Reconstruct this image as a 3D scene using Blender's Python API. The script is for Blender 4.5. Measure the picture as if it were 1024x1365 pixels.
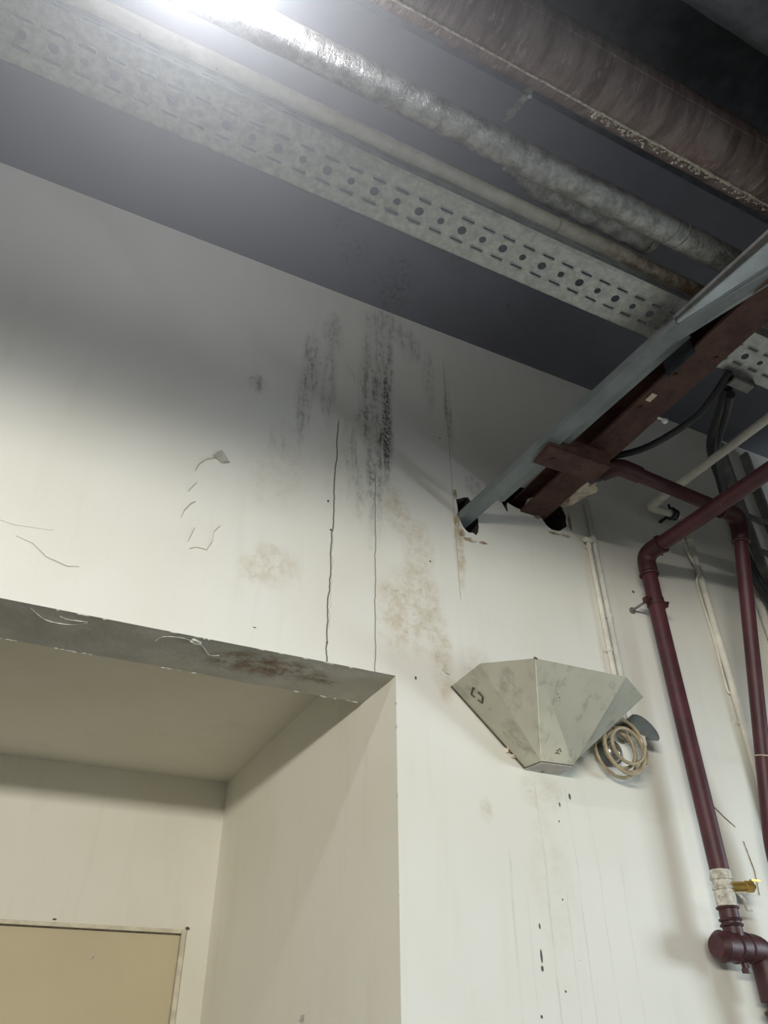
import bpy, bmesh, math, random
from mathutils import Vector, Matrix, noise as mnoise
random.seed(7)
S = bpy.context.scene
for o in list(bpy.data.objects): bpy.data.objects.remove(o)
COL = S.collection

# ------------------------------------------------------------------ camera
cam_d = bpy.data.cameras.new('camera'); cam = bpy.data.objects.new('camera', cam_d); COL.objects.link(cam)
cam_d.sensor_fit = 'VERTICAL'; cam_d.sensor_height = 24.0; cam_d.lens = 24.0 * 1015.522 / 1365.0
cam_d.clip_start = 0.02
RT = Vector((0.89968669, -0.43650167, -0.00549181)); DN = Vector((0.25278779, 0.53120252, -0.80865457)); FW = Vector((0.35589633, 0.72614749, 0.58825812))
m = Matrix.Identity(4)
for r in range(3):
    m[r][0] = RT[r]; m[r][1] = -DN[r]; m[r][2] = -FW[r]
m[0][3], m[1][3], m[2][3] = 0.0, -2.7, 1.5
cam.matrix_world = m
S.camera = cam

# ------------------------------------------------------------------ world, lights, exposure
S.view_settings.view_transform = 'Standard'; S.view_settings.look = 'None'
S.view_settings.gamma = 1.0; S.view_settings.exposure = 0.0
try: S.view_settings.use_curve_mapping = False
except Exception: pass
W = bpy.data.worlds.new('sky'); S.world = W; W.use_nodes = True
W.node_tree.nodes['Background'].inputs[0].default_value = (0.62, 0.74, 0.9, 1)
W.node_tree.nodes['Background'].inputs[1].default_value = 0.7

def area(name, loc, look, sx, sy, power, col):
    l = bpy.data.lights.new(name, 'AREA'); l.shape = 'RECTANGLE'; l.size = sx; l.size_y = sy
    l.energy = power; l.color = col
    o = bpy.data.objects.new(name, l); COL.objects.link(o); o.location = loc
    o.rotation_euler = (Vector(look) - Vector(loc)).to_track_quat('-Z', 'Y').to_euler()
    return o
# daylight through the doorway in the right-hand wall and the gate in the rear wall
area('doorway_daylight', (6.9, -3.6, 1.9), (0.0, -3.6, 1.9), 2.6, 1.4, 240, (0.80, 0.92, 1.0))
area('gate_daylight', (-5.2, -8.9, 2.70), (-0.5, 0, 2.70), 4.4, 0.36, 800, (1.0, 0.955, 0.85))
# bare bulb hanging just above the picture's top edge (lamp object built further down)
bl = bpy.data.lights.new('bulb_light', 'POINT'); bl.energy = 70; bl.shadow_soft_size = 0.05; bl.color = (0.93, 0.95, 1.0)
blo = bpy.data.objects.new('bulb_light', bl); COL.objects.link(blo); blo.location = (-0.12, -1.755, 4.16)

# ------------------------------------------------------------------ mesh helpers
def obj(name, bm, mat, parent=None, smooth=False):
    if parent is not None:
        bmesh.ops.translate(bm, verts=bm.verts, vec=-parent.location) if parent.type == 'EMPTY' else bmesh.ops.translate(bm, verts=bm.verts, vec=-Vector(parent.get('org', (0, 0, 0))))
    bmesh.ops.recalc_face_normals(bm, faces=bm.faces)
    me = bpy.data.meshes.new(name); bm.to_mesh(me); bm.free()
    if mat: me.materials.append(mat)
    if smooth:
        for p in me.polygons: p.use_smooth = True
        try: me.set_sharp_from_angle(angle=math.radians(38))
        except Exception: pass
    o = bpy.data.objects.new(name, me); COL.objects.link(o)
    if parent is not None:
        o.parent = parent
        o['org'] = tuple(parent.location) if parent.type == 'EMPTY' else tuple(parent['org'])
    else:
        o['org'] = (0.0, 0.0, 0.0)
    return o
def thing(name, label, cat, loc, group=None):
    o = bpy.data.objects.new(name, None); COL.objects.link(o); o.location = loc; o.empty_display_size = 0.1
    o['label'] = label; o['category'] = cat
    if group: o['group'] = group
    return o
def tag(o, label, cat, group=None):
    o['label'] = label; o['category'] = cat
    if group: o['group'] = group
    return o
def struct(name, bm, mat, parent=None, smooth=False):
    o = obj(name, bm, mat, parent, smooth)
    if parent is None: o['kind'] = 'structure'
    return o
def B(): return bmesh.new()
def box(bm, a, b, bev=0.0):
    x0, y0, z0 = a; x1, y1, z1 = b
    g = bmesh.ops.create_cube(bm, size=1.0)['verts']
    for v in g:
        v.co = Vector(((x0 + x1) / 2 + v.co.x * (x1 - x0), (y0 + y1) / 2 + v.co.y * (y1 - y0), (z0 + z1) / 2 + v.co.z * (z1 - z0)))
    if bev:
        es = list({e for v in g for e in v.link_edges})
        bmesh.ops.bevel(bm, geom=es, offset=bev, segments=2, affect='EDGES')
    return g
def prism(bm, prof, p0, p1, up=Vector((0, 0, 1))):
    """profile (u, v) swept from p0 to p1; u is sideways, v along up"""
    p0 = Vector(p0); p1 = Vector(p1); d = (p1 - p0).normalized(); u = d.cross(up).normalized(); w = u.cross(d)
    r = [[bm.verts.new(p + u * a + w * b) for a, b in prof] for p in (p0, p1)]
    n = len(prof)
    for i in range(n): bm.faces.new((r[0][i], r[0][(i + 1) % n], r[1][(i + 1) % n], r[1][i]))
    bm.faces.new(r[0][::-1]); bm.faces.new(r[1])
def sweep(bm, pts, rad, n=16, cap=True, jitter=0.0, closed=False):
    pts = [Vector(p) for p in pts]; N = len(pts)
    rr = rad if isinstance(rad, (list, tuple)) else [rad] * N
    t0 = (pts[1] - pts[0]).normalized(); a = t0.cross(Vector((0, 0, 1)))
    if a.length < 1e-3: a = t0.cross(Vector((0, 1, 0)))
    a.normalize(); rings = []
    for i, p in enumerate(pts):
        if i == 0: t = t0
        elif i == N - 1: t = (pts[-1] - pts[-2]).normalized()
        else: t = ((pts[i] - pts[i - 1]).normalized() + (pts[i + 1] - pts[i]).normalized()).normalized()
        a = (a - t * a.dot(t)).normalized(); b = t.cross(a)
        rings.append([bm.verts.new(p + (a * math.cos(2 * math.pi * k / n) + b * math.sin(2 * math.pi * k / n)) * (rr[i] * (1 + (random.uniform(-jitter, jitter) if jitter else 0)))) for k in range(n)])
    for i in range(N - 1):
        for k in range(n): bm.faces.new((rings[i][k], rings[i][(k + 1) % n], rings[i + 1][(k + 1) % n], rings[i + 1][k]))
    if cap: bm.faces.new(rings[0][::-1]); bm.faces.new(rings[-1])
def fillet(pts, r, seg=8):
    pts = [Vector(p) for p in pts]; out = [pts[0]]
    for i in range(1, len(pts) - 1):
        a = (pts[i - 1] - pts[i]); b = (pts[i + 1] - pts[i]); ra = min(r, a.length * .49, b.length * .49)
        p = pts[i] + a.normalized() * ra; q = pts[i] + b.normalized() * ra
        for k in range(seg + 1):
            t = k / seg; out.append(p * (1 - t) ** 2 + pts[i] * 2 * t * (1 - t) + q * t * t)
    out.append(pts[-1]); return out
def smoothline(pts, seg=8):
    pts = [Vector(p) for p in pts]; P = [pts[0]] + pts + [pts[-1]]; out = []
    for i in range(1, len(P) - 2):
        a, b, c, d = P[i - 1:i + 3]
        for k in range(seg):
            t = k / seg
            out.append(.5 * ((2 * b) + (c - a) * t + (2 * a - 5 * b + 4 * c - d) * t * t + (3 * b - a - 3 * c + d) * t ** 3))
    out.append(pts[-1]); return out
def ring(bm, c, axis, R, r, n=24, k=8, squash=1.0):
    axis = Vector(axis).normalized(); a = axis.cross(Vector((0, 0, 1)))
    if a.length < 1e-3: a = axis.cross(Vector((0, 1, 0)))
    a.normalize(); b = axis.cross(a); c = Vector(c); rs = []
    for i in range(n):
        t = 2 * math.pi * i / n; d = a * math.cos(t) + b * math.sin(t)
        rs.append([bm.verts.new(c + d * (R + r * math.cos(2 * math.pi * j / k)) + axis * (r * squash * math.sin(2 * math.pi * j / k))) for j in range(k)])
    for i in range(n):
        for j in range(k): bm.faces.new((rs[i][j], rs[i][(j + 1) % k], rs[(i + 1) % n][(j + 1) % k], rs[(i + 1) % n][j]))
def lump(bm, c, sx, sy, sz, sub=2, amp=.25, seed=0):
    g = bmesh.ops.create_icosphere(bm, subdivisions=sub, radius=1.0)['verts']
    for v in g:
        k = 1 + amp * (mnoise.noise(v.co * 1.7 + Vector((seed * 3.1, seed, 0))) * 2)
        v.co = Vector((c[0] + v.co.x * sx * k, c[1] + v.co.y * sy * k, c[2] + v.co.z * sz * k))
def hexbolt(bm, c, axis, r, h):
    axis = Vector(axis).normalized(); c = Vector(c); sweep(bm, [c, c + axis * h], r, n=6)

# ------------------------------------------------------------------ node helpers
class Mat:
    def __init__(s, name, rough=.6, metal=0.0):
        s.m = bpy.data.materials.new(name); s.m.use_nodes = True; s.t = s.m.node_tree
        s.b = s.t.nodes['Principled BSDF']; s.b.inputs['Roughness'].default_value = rough; s.b.inputs['Metallic'].default_value = metal
        s.pos = s.t.nodes.new('ShaderNodeNewGeometry').outputs['Position']; s._sep = None
    def L(s, a, b): s.t.links.new(a, b)
    def val(s, sock, v):
        if isinstance(v, bpy.types.NodeSocket): s.L(v, sock)
        else:
            if isinstance(v, (tuple, list)) and len(v) == 3 and sock.type == 'RGBA': v = (*v, 1)
            sock.default_value = v
    def math(s, op, a, b=0.0, c=None, clamp=False):
        n = s.t.nodes.new('ShaderNodeMath'); n.operation = op; n.use_clamp = clamp
        s.val(n.inputs[0], a); s.val(n.inputs[1], b)
        if c is not None: s.val(n.inputs[2], c)
        return n.outputs[0]
    def xyz(s):
        if not s._sep:
            n = s.t.nodes.new('ShaderNodeSeparateXYZ'); s.L(s.pos, n.inputs[0]); s._sep = n.outputs
        return s._sep
    def scaled(s, sc):
        n = s.t.nodes.new('ShaderNodeVectorMath'); n.operation = 'MULTIPLY'; s.L(s.pos, n.inputs[0]); n.inputs[1].default_value = sc; return n.outputs[0]
    def noise(s, scale=5.0, detail=4.0, rough=.55, sc=None, dist=0.0):
        n = s.t.nodes.new('ShaderNodeTexNoise'); n.inputs['Scale'].default_value = scale; n.inputs['Detail'].default_value = detail
        n.inputs['Roughness'].default_value = rough; n.inputs['Distortion'].default_value = dist
        s.L(s.scaled(sc) if sc else s.pos, n.inputs['Vector']); return n.outputs[0]
    def ramp(s, f, a, b, lo=0.0, hi=1.0):
        n = s.t.nodes.new('ShaderNodeMapRange'); n.interpolation_type = 'SMOOTHSTEP'
        s.val(n.inputs[0], f); n.inputs[1].default_value = a; n.inputs[2].default_value = b; n.inputs[3].default_value = lo; n.inputs[4].default_value = hi
        return n.outputs[0]
    def mix(s, f, a, b, mode='MIX'):
        n = s.t.nodes.new('ShaderNodeMix'); n.data_type = 'RGBA'; n.blend_type = mode
        s.val(n.inputs[0], f); s.val(n.inputs[6], a); s.val(n.inputs[7], b); return n.outputs[2]
    def bump(s, h, strength=.3, dist=.01):
        n = s.t.nodes.new('ShaderNodeBump'); n.inputs['Strength'].default_value = strength; n.inputs['Distance'].default_value = dist
        s.L(h, n.inputs['Height']); s.L(n.outputs[0], s.b.inputs['Normal'])
    def color(s, c): s.val(s.b.inputs['Base Color'], c)
    # stain masks in wall coordinates (metres)
    def blob(s, x, z, rx, rz, soft=.5, warp=None, axes=('X', 'Z')):
        X, Z = s.xyz()[axes[0]], s.xyz()[axes[1]]
        if warp is not None:
            X = s.math('ADD', X, s.math('MULTIPLY', s.math('SUBTRACT', warp, .5), rx * 1.2)); Z = s.math('ADD', Z, s.math('MULTIPLY', s.math('SUBTRACT', warp, .5), rz * 1.0))
        a = s.math('POWER', s.math('DIVIDE', s.math('SUBTRACT', X, x), rx), 2.0); b = s.math('POWER', s.math('DIVIDE', s.math('SUBTRACT', Z, z), rz), 2.0)
        return s.ramp(s.math('ADD', a, b), 1 - soft, 1.0 + soft * .3, 1.0, 0.0)
    def vline(s, x, z0, z1, w, wob, amp=.02, slope=0.0):
        X, Z = s.xyz()['X'], s.xyz()['Z']
        cx = s.math('ADD', s.math('MULTIPLY', s.math('SUBTRACT', wob, .5), amp * 2), x)
        if slope: cx = s.math('ADD', cx, s.math('MULTIPLY', s.math('SUBTRACT', Z, z0), slope))
        d = s.math('ABSOLUTE', s.math('SUBTRACT', X, cx))
        q = s.ramp(d, w * .5, w * 1.3, 1.0, 0.0)
        e = s.math('MULTIPLY', s.ramp(Z, z0 - .01, z0 + .01), s.ramp(Z, z1 - .05, z1 + .02, 1.0, 0.0))
        return s.math('MULTIPLY', q, e)
def simple(name, col, rough=.6, metal=0.0, var=.15, scale=20, bump=.15, bscale=60, sc=None):
    M = Mat(name, rough, metal); n = M.noise(scale, 5, .6, sc)
    M.color(M.mix(M.ramp(n, .3, .7), tuple(c * (1 - var) for c in col), tuple(min(1, c * (1 + var)) for c in col)))
    if bump: M.bump(M.noise(bscale, 4, .6, sc), bump, .004)
    return M.m

# ---- wall paint: cream-white plaster with mould streaks, damp stains, cracks
WALLC = (0.76, 0.755, 0.70)
def paint(name, stains=True, base=WALLC):
    M = Mat(name, .75)
    big = M.noise(1.1, 3, .5); mid = M.noise(6, 5, .6); fine = M.noise(45, 5, .65); drip = M.noise(9, 4, .6, (1, 1, .12))
    c = M.mix(M.ramp(big, .35, .68), base, tuple(v * k for v, k in zip(base, (.94, .935, .90))))
    c = M.mix(M.ramp(drip, .52, .75, 0, .30), c, tuple(v * k for v, k in zip(base, (.84, .83, .77))))
    c = M.mix(M.ramp(fine, .66, .76, 0, .25), c, tuple(v * .72 for v in base))
    h = M.math('ADD', M.math('MULTIPLY', mid, .8), M.math('MULTIPLY', fine, .25))
    if stains:
        Z = M.xyz()['Z']
        speck = M.noise(34, 6, .75, (1, 1, .55)); speck2 = M.noise(70, 4, .7, (1, 1, .7)); streak = M.noise(26, 5, .65, (1, 1, .10))
        warp = M.noise(3.2, 4, .6)
        # grey-green mould
        mould = None
        for (x, z, rx, rz, k) in [(1.335, 4.45, .060, .62, 1.0), (1.27, 4.3, .11, .85, .75), (.90, 4.52, .065, .28, .8), (.87, 4.25, .05, .30, .55), (1.00, 4.45, .05, .35, .5),
                                  (1.02, 4.85, .07, .20, .5), (1.25, 3.85, .16, .30, .45), (1.34, 5.05, .15, .16, .6), (1.62, 4.75, .05, .28, .4), (1.74, 4.55, .03, .35, .6),
                                  (1.50, 4.95, .09, .16, .55), (1.13, 4.05, .06, .2, .35), (.62, 4.26, .05, .07, .55), (.80, 3.95, .10, .16, .2), (1.88, 4.02, .08, .10, .5)]:
            b = M.math('MULTIPLY', M.blob(x, z, rx, rz, .9, warp), k); mould = b if mould is None else M.math('MAXIMUM', mould, b)
        tex = M.ramp(M.math('ADD', M.math('MULTIPLY', speck, .6), M.math('MULTIPLY', streak, .5)), .50, .68)
        mm = M.math('MULTIPLY', mould, M.math('ADD', M.math('MULTIPLY', tex, .88), .18))
        c = M.mix(mm, c, (.105, .105, .095))
        core = M.math('MULTIPLY', M.blob(1.345, 4.32, .030, .36, .8, warp), M.ramp(speck2, .40, .62, 0, .9)); c = M.mix(core, c, (.05, .05, .048))
        # ochre water stains
        damp = None
        for (x, z, rx, rz, k) in [(1.40, 3.72, .09, .17, .7), (1.50, 3.48, .10, .24, .65), (1.47, 3.17, .20, .26, .85), (1.60, 3.02, .07, .22, .75), (1.62, 2.86, .05, .10, .8), (.80, 3.24, .14, .12, .6), (.70, 3.20, .07, .08, .5),
                                  (.78, 3.75, .18, .22, .25), (1.745, 3.60, .035, .26, .95), (1.06, 3.9, .12, .3, .2), (1.78, 2.95, .10, .12, .4), (1.77, 2.33, .035, .06, .55), (2.06, 2.44, .13, .10, .45), (1.93, 2.9, .05, .2, .0), (2.05, 2.1, .10, .35, .22)]:
            b = M.math('MULTIPLY', M.blob(x, z, rx, rz, .9, warp), k); damp = b if damp is None else M.math('MAXIMUM', damp, b)
        blot = M.ramp(M.noise(14, 6, .7), .38, .68, .12, .85)
        c = M.mix(M.math('MULTIPLY', damp, blot), c, (.47, .38, .23))
        rim = M.math('MULTIPLY', damp, M.ramp(M.noise(22, 5, .7), .55, .62)); c = M.mix(M.math('MULTIPLY', rim, .30), c, (.34, .28, .19))
        # long thin drip lines below the hood and right of it
        wob = M.noise(1.6, 2, .5, (0, 0, 1)); wob2 = M.noise(9, 4, .6, (0, 0, 1))
        dk = None
        for (x, z0, z1, w, k) in [(2.03, 1.5, 2.50, .004, .45), (2.19, 1.5, 2.5, .003, .4), (1.86, 1.5, 2.2, .006, .30), (2.30, 1.5, 2.4, .003, .3), (1.93, 1.5, 2.1, .003, .25), (2.42, 1.3, 2.2, .005, .2), (2.12, 1.5, 2.1, .003, .3)]:
            b = M.math('MULTIPLY', M.vline(x, z0, z1, w, wob, .03), k); dk = b if dk is None else M.math('MAXIMUM', dk, b)
        c = M.mix(M.math('MULTIPLY', dk, M.ramp(M.noise(5, 4, .6), .35, .65, .1, .8)), c, (.40, .38, .33))
        spots = M.math('MULTIPLY', M.ramp(M.noise(60, 3, .7, (1, 1, .5)), .70, .74), M.math('MAXIMUM', M.blob(2.0, 1.9, .09, .6, .7), M.blob(2.16, 1.9, .08, .6, .7)))
        c = M.mix(M.math('MULTIPLY', spots, .9), c, (.06, .06, .055))
        # the black spots below the hood
        for (x, z, rx, rz) in [(1.975, 1.93, .005, .012), (1.968, 1.83, .006, .028), (1.966, 1.79, .007, .012), (2.21, 2.44, .007, .016), (2.15, 2.40, .005, .012), (2.135, 2.33, .004, .006), (2.10, 2.03, .004, .005), (1.94, 1.64, .006, .007),
                               (2.06, 1.72, .005, .005), (1.03, 3.66, .006, .009), (1.05, 3.5, .006, .008), (.74, 2.93, .009, .003), (1.055, 2.93, .005, .008), (1.57, 3.47, .007, .005), (1.47, 2.85, .006, .01), (2.86, 3.62, .01, .01), (3.16, 3.95, .012, .012), (1.67, 4.3, .006, .006)]:
            c = M.mix(M.blob(x, z, rx * .95, rz * .9, .4), c, (.09, .09, .08))
        # joint lines and the two vertical cracks
        cr = M.vline(1.05, 2.84, 4.20, .0036, M.noise(3.0, 5, .6, (0, 0, 1)), .035, .012); cr2 = M.vline(1.277, 2.84, 3.95, .003, wob2, .010); cr3 = M.vline(1.287, 3.9, 5.1, .002, wob2, .008)
        c = M.mix(M.math('MULTIPLY', cr, .92), c, (.10, .095, .08)); c = M.mix(M.math('MULTIPLY', cr2, .75), c, (.16, .15, .12)); c = M.mix(M.math('MULTIPLY', cr3, .35), c, (.25, .24, .2))
        cr4 = M.vline(1.727, 3.3, 4.95, .0025, wob2, .008); c = M.mix(M.math('MULTIPLY', cr4, .5), c, (.22, .18, .13))
        cr5 = M.vline(1.062, 3.0, 3.55, .0022, M.noise(20, 4, .6, (0, 0, 1)), .02); c = M.mix(M.math('MULTIPLY', cr5, .35), c, (.25, .24, .2))
        h = M.math('SUBTRACT', h, M.math('MULTIPLY', M.math('MAXIMUM', cr, cr2), 1.2))
        h = M.math('ADD', h, M.math('MULTIPLY', M.math('MULTIPLY', damp, blot), .5))
    M.color(c); M.bump(h, .35, .006)
    return M.m
m_wall = paint('wall_paint'); m_niche = paint('niche_paint', False, (.775, .755, .675)); m_plain = paint('room_paint', False)
# lintel soffit: same paint, worn, with a rust-brown damp patch
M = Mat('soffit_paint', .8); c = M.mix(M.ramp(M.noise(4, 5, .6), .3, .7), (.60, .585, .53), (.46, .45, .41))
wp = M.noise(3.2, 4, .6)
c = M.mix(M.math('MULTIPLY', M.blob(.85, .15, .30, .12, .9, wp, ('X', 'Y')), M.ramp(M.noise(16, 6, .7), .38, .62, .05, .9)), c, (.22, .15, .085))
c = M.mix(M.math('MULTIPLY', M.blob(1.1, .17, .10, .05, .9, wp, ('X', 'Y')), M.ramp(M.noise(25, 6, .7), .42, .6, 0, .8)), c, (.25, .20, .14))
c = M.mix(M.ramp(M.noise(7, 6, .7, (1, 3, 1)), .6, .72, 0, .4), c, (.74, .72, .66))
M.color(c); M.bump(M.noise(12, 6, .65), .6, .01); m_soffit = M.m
# ceiling slab: dull grey-blue paint with damp marks
M = Mat('ceiling_paint', .85); c = M.mix(M.ramp(M.noise(1.6, 4, .6), .3, .7), (.15, .155, .185), (.12, .125, .15))
wp = M.noise(3.2, 4, .6)
for (x, y, rx, ry, k) in [(1.30, -.22, .14, .2, .7), (1.0, -.3, .12, .12, .6), (1.35, -.1, .12, .10, .7), (1.55, -.5, .1, .1, .4), (.86, -.45, .06, .08, .5), (2.0, -.35, .05, .05, .5)]:
    c = M.mix(M.math('MULTIPLY', M.math('MULTIPLY', M.blob(x, y, rx, ry, .9, wp, ('X', 'Y')), M.ramp(M.noise(30, 5, .7), .45, .65)), k), c, (.05, .05, .055))
M.color(c); M.bump(M.noise(20, 5, .6), .25, .006); m_ceil = M.m
m_floor = simple('floor_concrete', (.13, .127, .12), .8, 0, .2, 3)
m_hole = simple('broken_masonry', (.055, .045, .038), .95, 0, .5, 30, .8, 50)
m_chip = simple('broken_plaster', (.42, .34, .25), .95, 0, .45, 40, .8, 60)
m_foam = simple('mortar_cream', (.62, .54, .42), .9, 0, .25, 25, .8, 40)
m_dullwall = simple('dull_wall_paint', (.30, .29, .27), .85, 0, .1, 3)
m_door = simple('door_paint', (.56, .49, .33), .45, 0, .03, 2, .05, 30)
m_dframe = simple('door_frame_paint', (.62, .58, .46), .6, 0, .15, 14, .2, 40)
m_seam = simple('dark_seam', (.10, .085, .06), .9, 0, .4, 30, 0)
# metals
M = Mat('galvanised_sheet', .48, .55); n = M.noise(26, 6, .7); c = M.mix(M.ramp(n, .35, .65), (.40, .415, .40), (.56, .575, .545)); c = M.mix(M.ramp(M.noise(9, 5, .65), .58, .72, 0, .5), c, (.30, .31, .29)); M.color(c); M.bump(M.noise(60, 4, .6), .2, .003); m_galv = M.m
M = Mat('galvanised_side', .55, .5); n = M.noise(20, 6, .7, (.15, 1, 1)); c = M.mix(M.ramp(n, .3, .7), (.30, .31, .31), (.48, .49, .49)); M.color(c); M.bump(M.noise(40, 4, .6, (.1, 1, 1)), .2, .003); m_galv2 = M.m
M = Mat('grey_steel_paint', .5, .25); c = M.mix(M.ramp(M.noise(7, 5, .6), .3, .7), (.18, .208, .212), (.245, .275, .28)); c = M.mix(M.ramp(M.noise(14, 6, .7), .62, .75, 0, .5), c, (.22, .22, .21)); M.color(c); M.bump(M.noise(50, 4, .6), .15, .003); m_grey = M.m
m_greylit = simple('lit_grey_steel', (.42, .48, .48), .5, .25, .1, 12)  # the beam's steel in a lighter tone, painting its web as lit
m_greydark = simple('dull_grey_steel', (.21, .205, .195), .6, .2, .25, 12)
M = Mat('rust_steel', .75, .1); c = M.mix(M.ramp(M.noise(9, 6, .7), .35, .65), (.060, .026, .020), (.105, .050, .036)); c = M.mix(M.ramp(M.noise(22, 6, .7), .60, .72, 0, .8), c, (.025, .018, .017)); c = M.mix(M.ramp(M.noise(30, 5, .7), .66, .74, 0, .4), c, (.22, .15, .11)); M.color(c); M.bump(M.noise(50, 5, .7), .5, .004); m_rust = M.m
M = Mat('old_brown_cladding', .62, .15); c = M.mix(M.ramp(M.noise(16, 6, .7, (1, .25, .25)), .34, .66), (.125, .088, .082), (.27, .215, .20)); c = M.mix(M.ramp(M.noise(34, 6, .75, (1, .3, .3)), .56, .70, 0, .8), c, (.44, .40, .37))
c = M.mix(M.ramp(M.noise(5, 5, .65), .55, .70, 0, .6), c, (.14, .05, .04)); M.color(c); M.bump(M.noise(26, 6, .75, (1, .35, .35)), .8, .012); m_clad = M.m
m_crust = simple('lime_crust', (.50, .45, .38), .9, 0, .35, 60, .9, 80)
M = Mat('foil_wrap', .38, .75); c = M.mix(M.ramp(M.noise(18, 6, .75), .35, .65), (.28, .28, .265), (.56, .56, .54)); c = M.mix(M.ramp(M.noise(6, 5, .65), .55, .72, 0, .6), c, (.22, .20, .17)); M.color(c); M.bump(M.noise(32, 6, .75, (1, .6, .6)), 1.0, .012); m_foil = M.m
M = Mat('dusty_white_pipe', .5); c = M.mix(M.ramp(M.noise(12, 5, .65), .35, .7), (.60, .565, .47), (.74, .71, .62)); c = M.mix(M.ramp(M.noise(40, 5, .7), .64, .70, 0, .8), c, (.16, .13, .09)); X = M.xyz()['X']
c = M.mix(M.math('MULTIPLY', M.ramp(X, 1.25, 1.9), M.ramp(M.noise(15, 6, .7), .35, .6, .2, .95)), c, (.20, .14, .08)); M.color(c); M.bump(M.noise(40, 5, .6), .3, .004); m_wpipe = M.m
m_black = simple('black_rubber', (.018, .021, .026), .5, 0, .3, 20)
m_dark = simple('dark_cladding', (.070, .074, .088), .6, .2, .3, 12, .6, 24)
M = Mat('oxide_red_paint', .5); c = M.mix(M.ramp(M.noise(8, 5, .6), .3, .7), (.052, .013, .018), (.080, .020, .026)); c = M.mix(M.ramp(M.noise(30, 6, .75), .64, .72, 0, .55), c, (.36, .22, .20)); M.color(c); M.bump(M.noise(40, 5, .6), .3, .003); m_red = M.m
m_redd = simple('dark_red_fitting', (.054, .016, .019), .5, 0, .3, 20, .4, 40)
m_cond = simple('cream_conduit', (.68, .66, .58), .5, 0, .1, 12, .1)
m_condg = simple('painted_conduit', (.58, .57, .52), .6, 0, .15, 12, .2)
M = Mat('hood_paint', .55); c = M.mix(M.ramp(M.noise(5, 5, .6), .35, .7), (.86, .845, .72), (.79, .775, .66)); c = M.mix(M.ramp(M.noise(14, 5, .65, (1, 1, .18)), .52, .68, 0, .45), c, (.42, .41, .32)); c = M.mix(M.ramp(M.noise(26, 6, .75), .70, .76, 0, .6), c, (.18, .15, .11)); M.color(c); M.bump(M.noise(18, 4, .6), .15, .006); m_hood = M.m
m_hoodb = simple('hood_base_grey', (.50, .47, .44), .6, .1, .15, 20)
m_brass = simple('brass', (.62, .42, .12), .35, .8, .2, 30)
m_teflon = simple('limed_joint', (.52, .50, .43), .8, 0, .35, 50, .8, 60)
m_hose = simple('tan_cable', (.36, .295, .19), .45, 0, .2, 20)
m_greyp = simple('grey_plastic', (.105, .115, .112), .45, 0, .1, 20)
m_chrome = simple('dull_chrome', (.55, .55, .54), .25, .9, .1, 20)
m_flake = simple('loose_paint', (.74, .73, .66), .7, 0, .05, 20)
m_flaked = simple('bared_plaster', (.50, .49, .43), .9, 0, .15, 20)
m_white = simple('white_clip', (.75, .75, .72), .5)

# ------------------------------------------------------------------ the setting
XL, XR, YR, ZC = -8.2, 7.2, -9.2, 5.2
NX, NZ, ND, NC, LT = 1.374, 2.842, 2.60, 3.09, 0.335     # niche jamb x, lintel z, depth, ceiling z, lintel thickness
NXL = -2.6
def rough_loop(cx, cz, pts, n=2, amp=.008):
    out = []
    for i in range(len(pts)):
        a = Vector((pts[i][0], 0, pts[i][1])); b = Vector((pts[(i + 1) % len(pts)][0], 0, pts[(i + 1) % len(pts)][1]))
        for k in range(n):
            p = a.lerp(b, k / n); out.append((p.x + random.uniform(-amp, amp), p.z + random.uniform(-amp, amp)))
    return out
holes = [rough_loop(0, 0, [(1.745, 3.905), (1.752, 3.80), (1.79, 3.715), (1.85, 3.705), (1.875, 3.79), (1.87, 3.90), (1.82, 3.94)], 3, .006),
         rough_loop(0, 0, [(1.955, 4.035), (2.03, 3.985), (2.06, 3.925), (2.075, 3.925), (2.07, 3.985), (2.15, 3.965), (2.20, 3.955), (2.225, 4.00), (2.24, 4.06), (2.22, 4.13), (2.05, 4.13), (2.06, 4.05)], 2, .005),
         rough_loop(0, 0, [(2.29, 4.02), (2.285, 3.965), (2.31, 3.92), (2.36, 3.89), (2.42, 3.90), (2.46, 3.94), (2.47, 4.02), (2.43, 4.10), (2.34, 4.11), (2.29, 4.07)], 2, .007)]
bm = B()
outer = [(XL, 0), (NXL, 0), (NXL, NZ), (-1.0, NZ), (.4, NZ - .001), (.9, NZ), (NX, NZ), (NX, 0), (XR, 0), (XR, ZC), (XL, ZC)]
ov = [bm.verts.new((x, 0, z)) for x, z in outer]
es = [bm.edges.new((ov[i], ov[(i + 1) % len(ov)])) for i in range(len(ov))]
hv = []
for h in holes:
    v = [bm.verts.new((x, 0, z)) for x, z in h]; hv.append(v)
    es += [bm.edges.new((v[i], v[(i + 1) % len(v)])) for i in range(len(v))]
bmesh.ops.triangle_fill(bm, use_beauty=True, use_dissolve=False, edges=es)
wall = struct('wall_back', bm, m_wall)
for h in holes:   # the sockets broken into the wall round the beams
    bm = B(); f = [bm.verts.new((x, 0, z)) for x, z in h]; b = [bm.verts.new((x + random.uniform(-.01, .01), .16, z + random.uniform(-.01, .01))) for x, z in h]; n = len(h)
    for i in range(n): bm.faces.new((f[i], f[(i + 1) % n], b[(i + 1) % n], b[i]))
    bm.faces.new(b); obj('beam_socket', bm, m_hole, wall)
def quad(*vs):
    bm = B(); bm.faces.new([bm.verts.new(v) for v in vs]); return bm
bm = B(); box(bm, (NXL, 0.0005, NZ), (NX, LT, NZ + .0)) if 0 else None
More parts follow.
